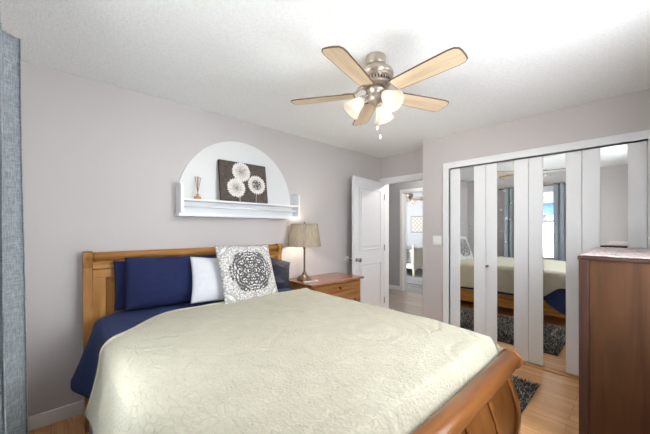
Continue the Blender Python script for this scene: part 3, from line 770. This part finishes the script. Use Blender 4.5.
# ------------------------------------------------------------------ ceiling fan
def make_fan(c, label, watts, ph):
    x, y = c
    fan = thing('ceiling_fan', (x, y, H), label, 'ceiling fan')
    C0 = (x, y, 0)
    MB().lathe([(.062, H), (.064, H-.012), (.063, H-.052), (.058, H-.058), (.030, H-.062), (.028, H-.07)], C0, seg=36).build('canopy', M['nickel'], fan)
    mot = MB().lathe([(.03, H-.066), (.060, H-.068), (.086, H-.078), (.102, H-.092), (.112, H-.108), (.114, H-.118), (.112, H-.128), (.104, H-.133), (.102, H-.138), (.106, H-.142), (.105, H-.147), (.094, H-.150),
                      (.086, H-.172), (.094, H-.175), (.092, H-.184), (.074, H-.192), (.055, H-.196)], C0, seg=48).build('motor_housing', M['nickel'], fan)
    m = MB()
    for k in range(30):
        a = 2*PI*k/30; rt = Matrix.Rotation(a, 3, 'Z')
        m.box(x+.086, x+.0935, y-.0035, y+.0035, H-.170, H-.154, rot=rt, piv=(x, y, 0))
    m.build('vent_slots', M['dark'], mot)
    MB().lathe([(.055, H-.19), (.056, H-.210), (.062, H-.214), (.062, H-.226), (.052, H-.231), (.050, H-.256), (.056, H-.262), (.050, H-.284), (.03, H-.298), (.012, H-.306), (.008, H-.316), (.001, H-.318)], C0, seg=36).build('switch_housing', M['nickel'], fan)
    zb = H-.235
    for k in range(5):
        a = ph+k*2*PI/5
        rt = Matrix.Translation((x, y, zb)) @ Matrix.Rotation(a, 4, 'Z')
        pit = Matrix.Rotation(R(-11), 4, 'X')
        # iron
        m = MB()
        m.tube([(.075, 0, .050), (.105, 0, .042), (.13, 0, .018), (.16, 0, .010), (.215, 0, .009)], .008, 8, radii=[.012, .011, .009, .008, .006])
        for s in (-1, 1):
            m.tube([(.135, 0, .014), (.15, s*.018, .011), (.175, s*.032, .010), (.20, s*.036, .010), (.215, s*.026, .010), (.205, s*.017, .010), (.19, s*.02, .010)], .006, 8)
        for (sx, sy) in ((.165, 0), (.20, .034), (.20, -.034)): m.lathe([(.008, -.004), (.010, 0), (.006, .003)], (sx, sy, .004), (0, 0, 1), 10)
        m.xform(rt @ pit)
        ir = m.build('blade_iron', M['nickel'], fan)
        # blade
        out = [(.14, -.045), (.17, -.052), (.35, -.060), (.51, -.064), (.542, -.060), (.560, -.046), (.565, -.02), (.565, .02), (.560, .046), (.542, .060), (.51, .064), (.35, .060), (.17, .052), (.14, .045)]
        m = MB().prism(out, 'Z', -.001, .006)
        o = m.build('blade', M['blade'], local=True); o.parent = fan
        ml = Matrix.Translation((0, 0, zb-H)) @ Matrix.Rotation(a, 4, 'Z') @ pit
        o.matrix_local = ml
        m = MB()
        P = [(px_, py_, .0025) for px_, py_ in out]+[(out[0][0], out[0][1], .0025)]
        m.tube(P, .0042, 6, False)
        e = m.build('blade_edge', M['bladeEdge'], local=True); e.parent = o
    # light kit: three arms with bell shades
    for k in range(3):
        a = R(257)+k*2*PI/3
        ca, sa = math.cos(a), math.sin(a)
        d = Vector((ca*.72, sa*.72, -.69)).normalized()
        p0 = Vector((x+ca*.04, y+sa*.04, H-.250)); p1 = Vector((x+ca*.066, y+sa*.066, H-.253))
        MB().tube([p0, p0.lerp(p1, .6)+Vector((0, 0, .008)), p1, p1+d*.025], .010, 10).lathe([(.020, 0), (.024, .012), (.024, .022), (.018, .026)], p1+d*.012, d, 20).build('light_arm', M['nickel'], fan)
        s0 = p1+d*.030
        gs = MB().lathe([(.022, 0), (.028, .006), (.036, .022), (.042, .045), (.048, .066), (.056, .084), (.064, .098), (.068, .106)], s0, d, 32, cap=False).build('glass_shade', M['fanglass'], fan, solid=.0025)
        bc = s0+d*.055
        MB().ball(bc, .024, 14).tube([s0, bc], .012, 10).build('bulb', M['bulb'], gs)
        sd = bpy.data.lights.new('bulb_light', 'SPOT'); sd.energy = watts; sd.color = (1, .95, .88); sd.shadow_soft_size = .03
        sd.spot_size = R(140); sd.spot_blend = .8
        so = bpy.data.objects.new('bulb_light', sd); COL.objects.link(so); so.parent = fan
        so.location = s0+d*.10-wloc(fan); so.rotation_euler = d.to_track_quat('-Z', 'Y').to_euler()
    for (dx, dy, ln, mat) in ((-.03, -.035, .185, 'brass'), (.0, -.035, .235, 'brass')):
        m = MB().tube([(x+dx, y+dy, H-.27), (x+dx, y+dy, H-.27-ln)], .0014, 6)
        ch = m.build('pull_chain', M['nickel'], fan)
        MB().lathe([(.002, .0), (.007, -.006), (.008, -.018), (.004, -.028), (.001, -.030)], (x+dx, y+dy, H-.27-ln), seg=12).build('chain_fob', M['plastic'], ch)
    return fan
fan = make_fan((1.521, 1.150), 'five blade nickel ceiling fan with pale maple blades and three lit glass shades', FAN_W, R(194.6))

# ------------------------------------------------------------------ curtains on a rod
rodx, rodz = -.185, 2.205
rod = thing('curtain_rod', (rodx, 1.35, rodz), 'grey metal curtain rod above the window', 'curtain rod')
MB().tube([(rodx, .55, rodz-.02), (rodx, 2.02, rodz-.02)], .010, 12).build('pole', M['bronze'], rod)
for y, s in ((.55, -1), (2.02, 1)): MB().ball((rodx, y+s*.02, rodz-.02), .022, 14).build('finial', M['bronze'], rod)
for y in (.60, 1.97): MB().box(XL, rodx, y-.008, y+.008, rodz-.03, rodz-.014).build('bracket', M['bronze'], rod)
def curtain(y0, y1, label, seed, waves):
    def fn(u, v):
        z = .02+(rodz+.005-.02)*v
        y = y0+(y1-y0)*u
        amp = .036+.008*(1-v)
        ph = u*waves*2*PI+PI*.5+.35*noise.noise(Vector((u*3, v*1.2, seed)))
        x = rodx-.002+amp*math.sin(ph)+.008*noise.noise(Vector((u*6, v*2, seed+2)))+(.048+.022*(1-v))*sm(.8, 1, u)
        y += .014*math.sin(2*ph)*1.0
        return (x, y, z)
    o = MB().grid(fn, 160, 50).build('curtain', M['curtain'], origin=(rodx, (y0+y1)/2, 0), solid=.004, offset=0)
    return tag(o, label, 'curtain', None)
curtain(1.56, 1.935, 'blue grey linen curtain at the left edge of the photo, nearest the bed', 1, 4)
curtain(.72, 1.10, 'blue grey linen curtain on the far side of the window, seen only in the mirror', 4, 4)

# ------------------------------------------------------------------ chest of drawers
CX0, CX1, CYB, CYF, CHH = 2.20, 3.24, YF+.005, .232, 1.185
ck = thing('chest_of_drawers', (2.72, 0, 0), 'tall dark walnut chest in the right foreground beside the closet', 'chest of drawers')
MB().box(CX0+.008, CX1-.008, CYB, CYF-.045, .06, CHH-.02).box(CX0+.03, CX1-.03, CYB+.02, CYF-.06, 0, .06).build('carcass', M['chest'], ck)
for x in (CX0, CX1-.04):
    MB().box(x, x+.04, CYF-.043, CYF, 0, CHH-.02, .003).build('front_post', M['chestEdge'], ck)
    MB().box(x, x+.04, CYB, CYB+.043, 0, CHH-.02, .003).build('rear_post', M['chestEdge'], ck)
MB().box(CX0-.004, CX1+.004, CYB, CYF+.006, CHH-.02, CHH, .004).build('top', M['chestEdge'], ck)
for k in range(5):
    z0 = .10+k*.212
    dr = MB().box(CX0+.045, CX1-.045, CYF-.045, CYF-.006, z0, z0+.20, .005).build('drawer', M['chest'], ck)
    for xx in (CX0+.28, CX1-.28):
        MB().lathe([(.010, 0), (.008, .008), (.016, .016), (.015, .024), (.001, .028)], (xx, CYF-.006, z0+.1), (0, 1, 0), 14).build('knob', M['brass'], dr)
def lace(u, v):
    x = CX0-.006+(CX1-CX0+.010)*u; y = CYB+.01+(CYF-CYB-.012)*v
    z = CHH+.006+.0025*noise.noise(Vector((x*9, y*9, 2)))
    if u < .02: x = CX0-.002+.004*math.sin(y*130)
    return (x, y, z)
tag(MB().grid(lace, 80, 60).build('lace_runner', M['lace'], origin=(2.72, 0, CHH), solid=.004), 'pinkish lace cloth covering the top of the tall chest', 'table runner')

# ------------------------------------------------------------------ shag rug
rx0, rx1, ry0, ry1 = 1.90, 3.02, .575, 2.12
rg = thing('shag_rug', ((rx0+rx1)/2, (ry0+ry1)/2, 0), 'dark grey shaggy rug between the bed and the mirrored closet', 'rug')
MB().box(rx0, rx1, ry0, ry1, 0, .010, .003).build('backing', M['rugbase'], rg)
V, F = [], []
for i in range(16000):
    x = random.uniform(rx0, rx1); y = random.uniform(ry0, ry1)
    a = random.uniform(0, 2*PI); l = random.uniform(.012, .028); hh = random.uniform(.016, .03); wv = .0045
    dx, dy = math.cos(a), math.sin(a); b = len(V)
    V += [(x-dy*wv, y+dx*wv, .008), (x+dy*wv, y-dx*wv, .008), (x+dx*l*.5+dy*wv*.7, y+dy*l*.5-dx*wv*.7, .008+hh*.8), (x+dx*l*.5-dy*wv*.7, y+dy*l*.5+dx*wv*.7, .008+hh*.8), (x+dx*l, y+dy*l, .008+hh)]
    F += [(b, b+1, b+2, b+3), (b+3, b+2, b+4)]
m = MB(); m._add(V, F)
q = m.build('pile', M['pile'], rg, normals=False); q['kind'] = 'stuff'

# ------------------------------------------------------------------ hall and room across it
fan2 = copy_tree(fan)
fan2.location = (7.75, 4.62, H)
fan2['label'] = 'small lit ceiling fan seen through the two doorways in the far bedroom'
fb2 = thing('cream_bed', (8.0, 5.3, 0), 'cream painted bed in the far bedroom seen through the doorway', 'bed')
ftb = MB().box(7.36, 8.66, 4.23, 4.26, .28, .80, .006).build('footboard', M['cream'], fb2)
for x in (7.30, 8.64):
    MB().lathe([(.028, 0), (.036, .05), (.03, .12), (.042, .25), (.042, .80), (.050, .82), (.030, .84), (.040, .88), (.001, .90)], (x+.04, 4.245, 0), seg=16).build('post', M['cream'], ftb)
MB().prism([(7.36, .28), (7.36, .16), (7.5, .20), (7.7, .26), (8.0, .28), (8.3, .26), (8.5, .20), (8.64, .16), (8.64, .28)], 'Y', 4.232, 4.258).build('apron', M['cream'], ftb)
MB().box(7.34, 7.38, 4.26, 6.2, .22, .36, .005).build('side_rail', M['cream'], fb2)
MB().box(8.62, 8.66, 4.26, 6.2, .22, .36, .005).build('side_rail', M['cream'], fb2)
hbf = [(7.30+1.40*k/24, .5+.7+.18*math.sin(PI*k/24)) for k in range(25)]
MB().prism([(7.30, 0)]+hbf+[(8.70, 0)], 'Y', 6.2, 6.26).build('headboard', M['cream'], fb2)
tag(MB().box(7.39, 8.61, 4.27, 6.19, .36, .74, .06).build('mattress', M['whitebed'], origin=(8, 5.2, .36)), 'white covered mattress on the cream bed in the far bedroom', 'mattress')
def throw(u, v):
    y = 4.45+.9*v; a = -1+2*u
    x = 8.0+a*.68; z = .755+.012*noise.noise(Vector((x*4, y*4, 0)))
    if abs(a) > .93: e = (abs(a)-.93)/.07; x = 8.0+math.copysign(.70+.08*e, a)+math.copysign(.012*math.sin(y*22), a)*e; z = .755-.36*e
    return (x, y, z)
tag(MB().grid(throw, 60, 40).build('bed_throw', M['greybed'], origin=(8, 4.9, .64), solid=.01), 'grey throw hanging over the side of the far bed', 'blanket')
pillow('pillow', .6, .4, .16, M['greybed'], (7.75, 6.02, .96), (R(-14), 0, 0), 'grey pillow against the headboard of the far cream bed', seed=21)
a_ = thing('wall_art', (8.99, 5.1, 1.2), 'square beige patterned wall art on the far bedroom wall', 'picture')
MB().box(8.965, 9.0, 4.82, 5.30, 1.205, 1.755, .003).build('frame', M['greybed'], a_)
MB().box(8.960, 8.966, 4.845, 5.275, 1.23, 1.73).build('print', M['farart'], a_)
tag(MB().box(6.35, 7.25, 3.2, 5.6, 0, .012, .004).build('area_rug', M['far_rug'], origin=(6.8, 4.4, 0)), 'mottled grey rug on the far bedroom floor', 'rug')
def dome(name, x, y, label, watts):
    o = thing(name, (x, y, H), label, 'fill light')
    MB().lathe([(.11, 0), (.115, -.02), (.10, -.03)], (x, y, H), seg=28).build('base', M['nickel'], o)
    MB().lathe([(.10, -.025), (.095, -.05), (.07, -.075), (.001, -.088)], (x, y, H), seg=28).build('glass_dome', M['fanglass'], o)
    point('hall_fill', (x, y, H-.12), watts, (1, .95, .88), .08, o)
dome('hall_fill_dome', 4.65, 2.15, 'round ceiling light added out of view to brighten the hall', 90)  # lamp added out of view to light the hall

# ------------------------------------------------------------------ outdoors, seen in the mirror through the window
struct('ground', MB().box(-30, XL-.12, -12, 14, -.4, -.3), M['bounce_ground'])
fe = thing('white_fence', (-6.5, 1.5, -.3), 'white vinyl fence outside the window, seen in the closet mirror', 'fence')
for k in range(6):
    y = -6+k*2.4
    MB().box(-6.56, -6.44, y-.06, y+.06, -.3, 1.62, .005).build('fence_post', M['vinyl'], fe)
    if k < 5: MB().box(-6.52, -6.48, y+.06, y+2.34, -.2, 1.55).build('fence_panel', M['vinyl'], fe)
ho = thing('neighbour_house', (-12, 2, -.3), 'blue sided house beyond the fence, seen in the closet mirror', 'house')
MB().box(-16, -11, -4, 7, -.3, 2.6).build('siding', M['siding'], ho)
MB().prism([(-16.4, 2.55), (-10.6, 2.55), (-13.5, 4.1)], 'Y', -4.3, 7.3).build('roof', M['shingle'], ho)
for y in (-1.5, 3.6):
    w_ = MB().box(-11.02, -10.96, y-.6, y+.6, 1.0, 2.1).build('window_frame', M['vinyl'], ho)
    MB().box(-10.97, -10.94, y-.52, y+.52, 1.08, 2.02).build('window_pane', M['pane'], w_)
for (x, y, hh, lab) in ((-9.0, 4.4, 4.4, 'leafy green tree beyond the fence, to the right in the mirror'), (-8.6, .6, 3.9, 'leafy green tree beyond the fence, to the left in the mirror')):
    tr = thing('garden_tree', (x, y, -.3), lab, 'tree')
    MB().tube([(x, y, -.3), (x+.05, y, 1.0), (x, y+.05, hh-1.2)], .12, 10, radii=[.16, .12, .06]).build('trunk', M['bark'], tr)
    m = MB(); rnd = random.Random(int(hh*10))
    for k in range(900):
        v = Vector((rnd.gauss(0, 1), rnd.gauss(0, 1), rnd.gauss(0, 1))).normalized()*rnd.uniform(.45, 1)
        p = Vector((x, y, hh-.9))+Vector((v.x*.95, v.y*.95, v.z*1.0))
        a = Vector((rnd.uniform(-1, 1), rnd.uniform(-1, 1), rnd.uniform(-1, 1))).normalized(); b = a.orthogonal()
        m._add([p+a*.11, p+b*.06, p-a*.11, p-b*.06], [(0, 1, 2, 3)])
    m.build('foliage', M['leaf'], tr, normals=False)
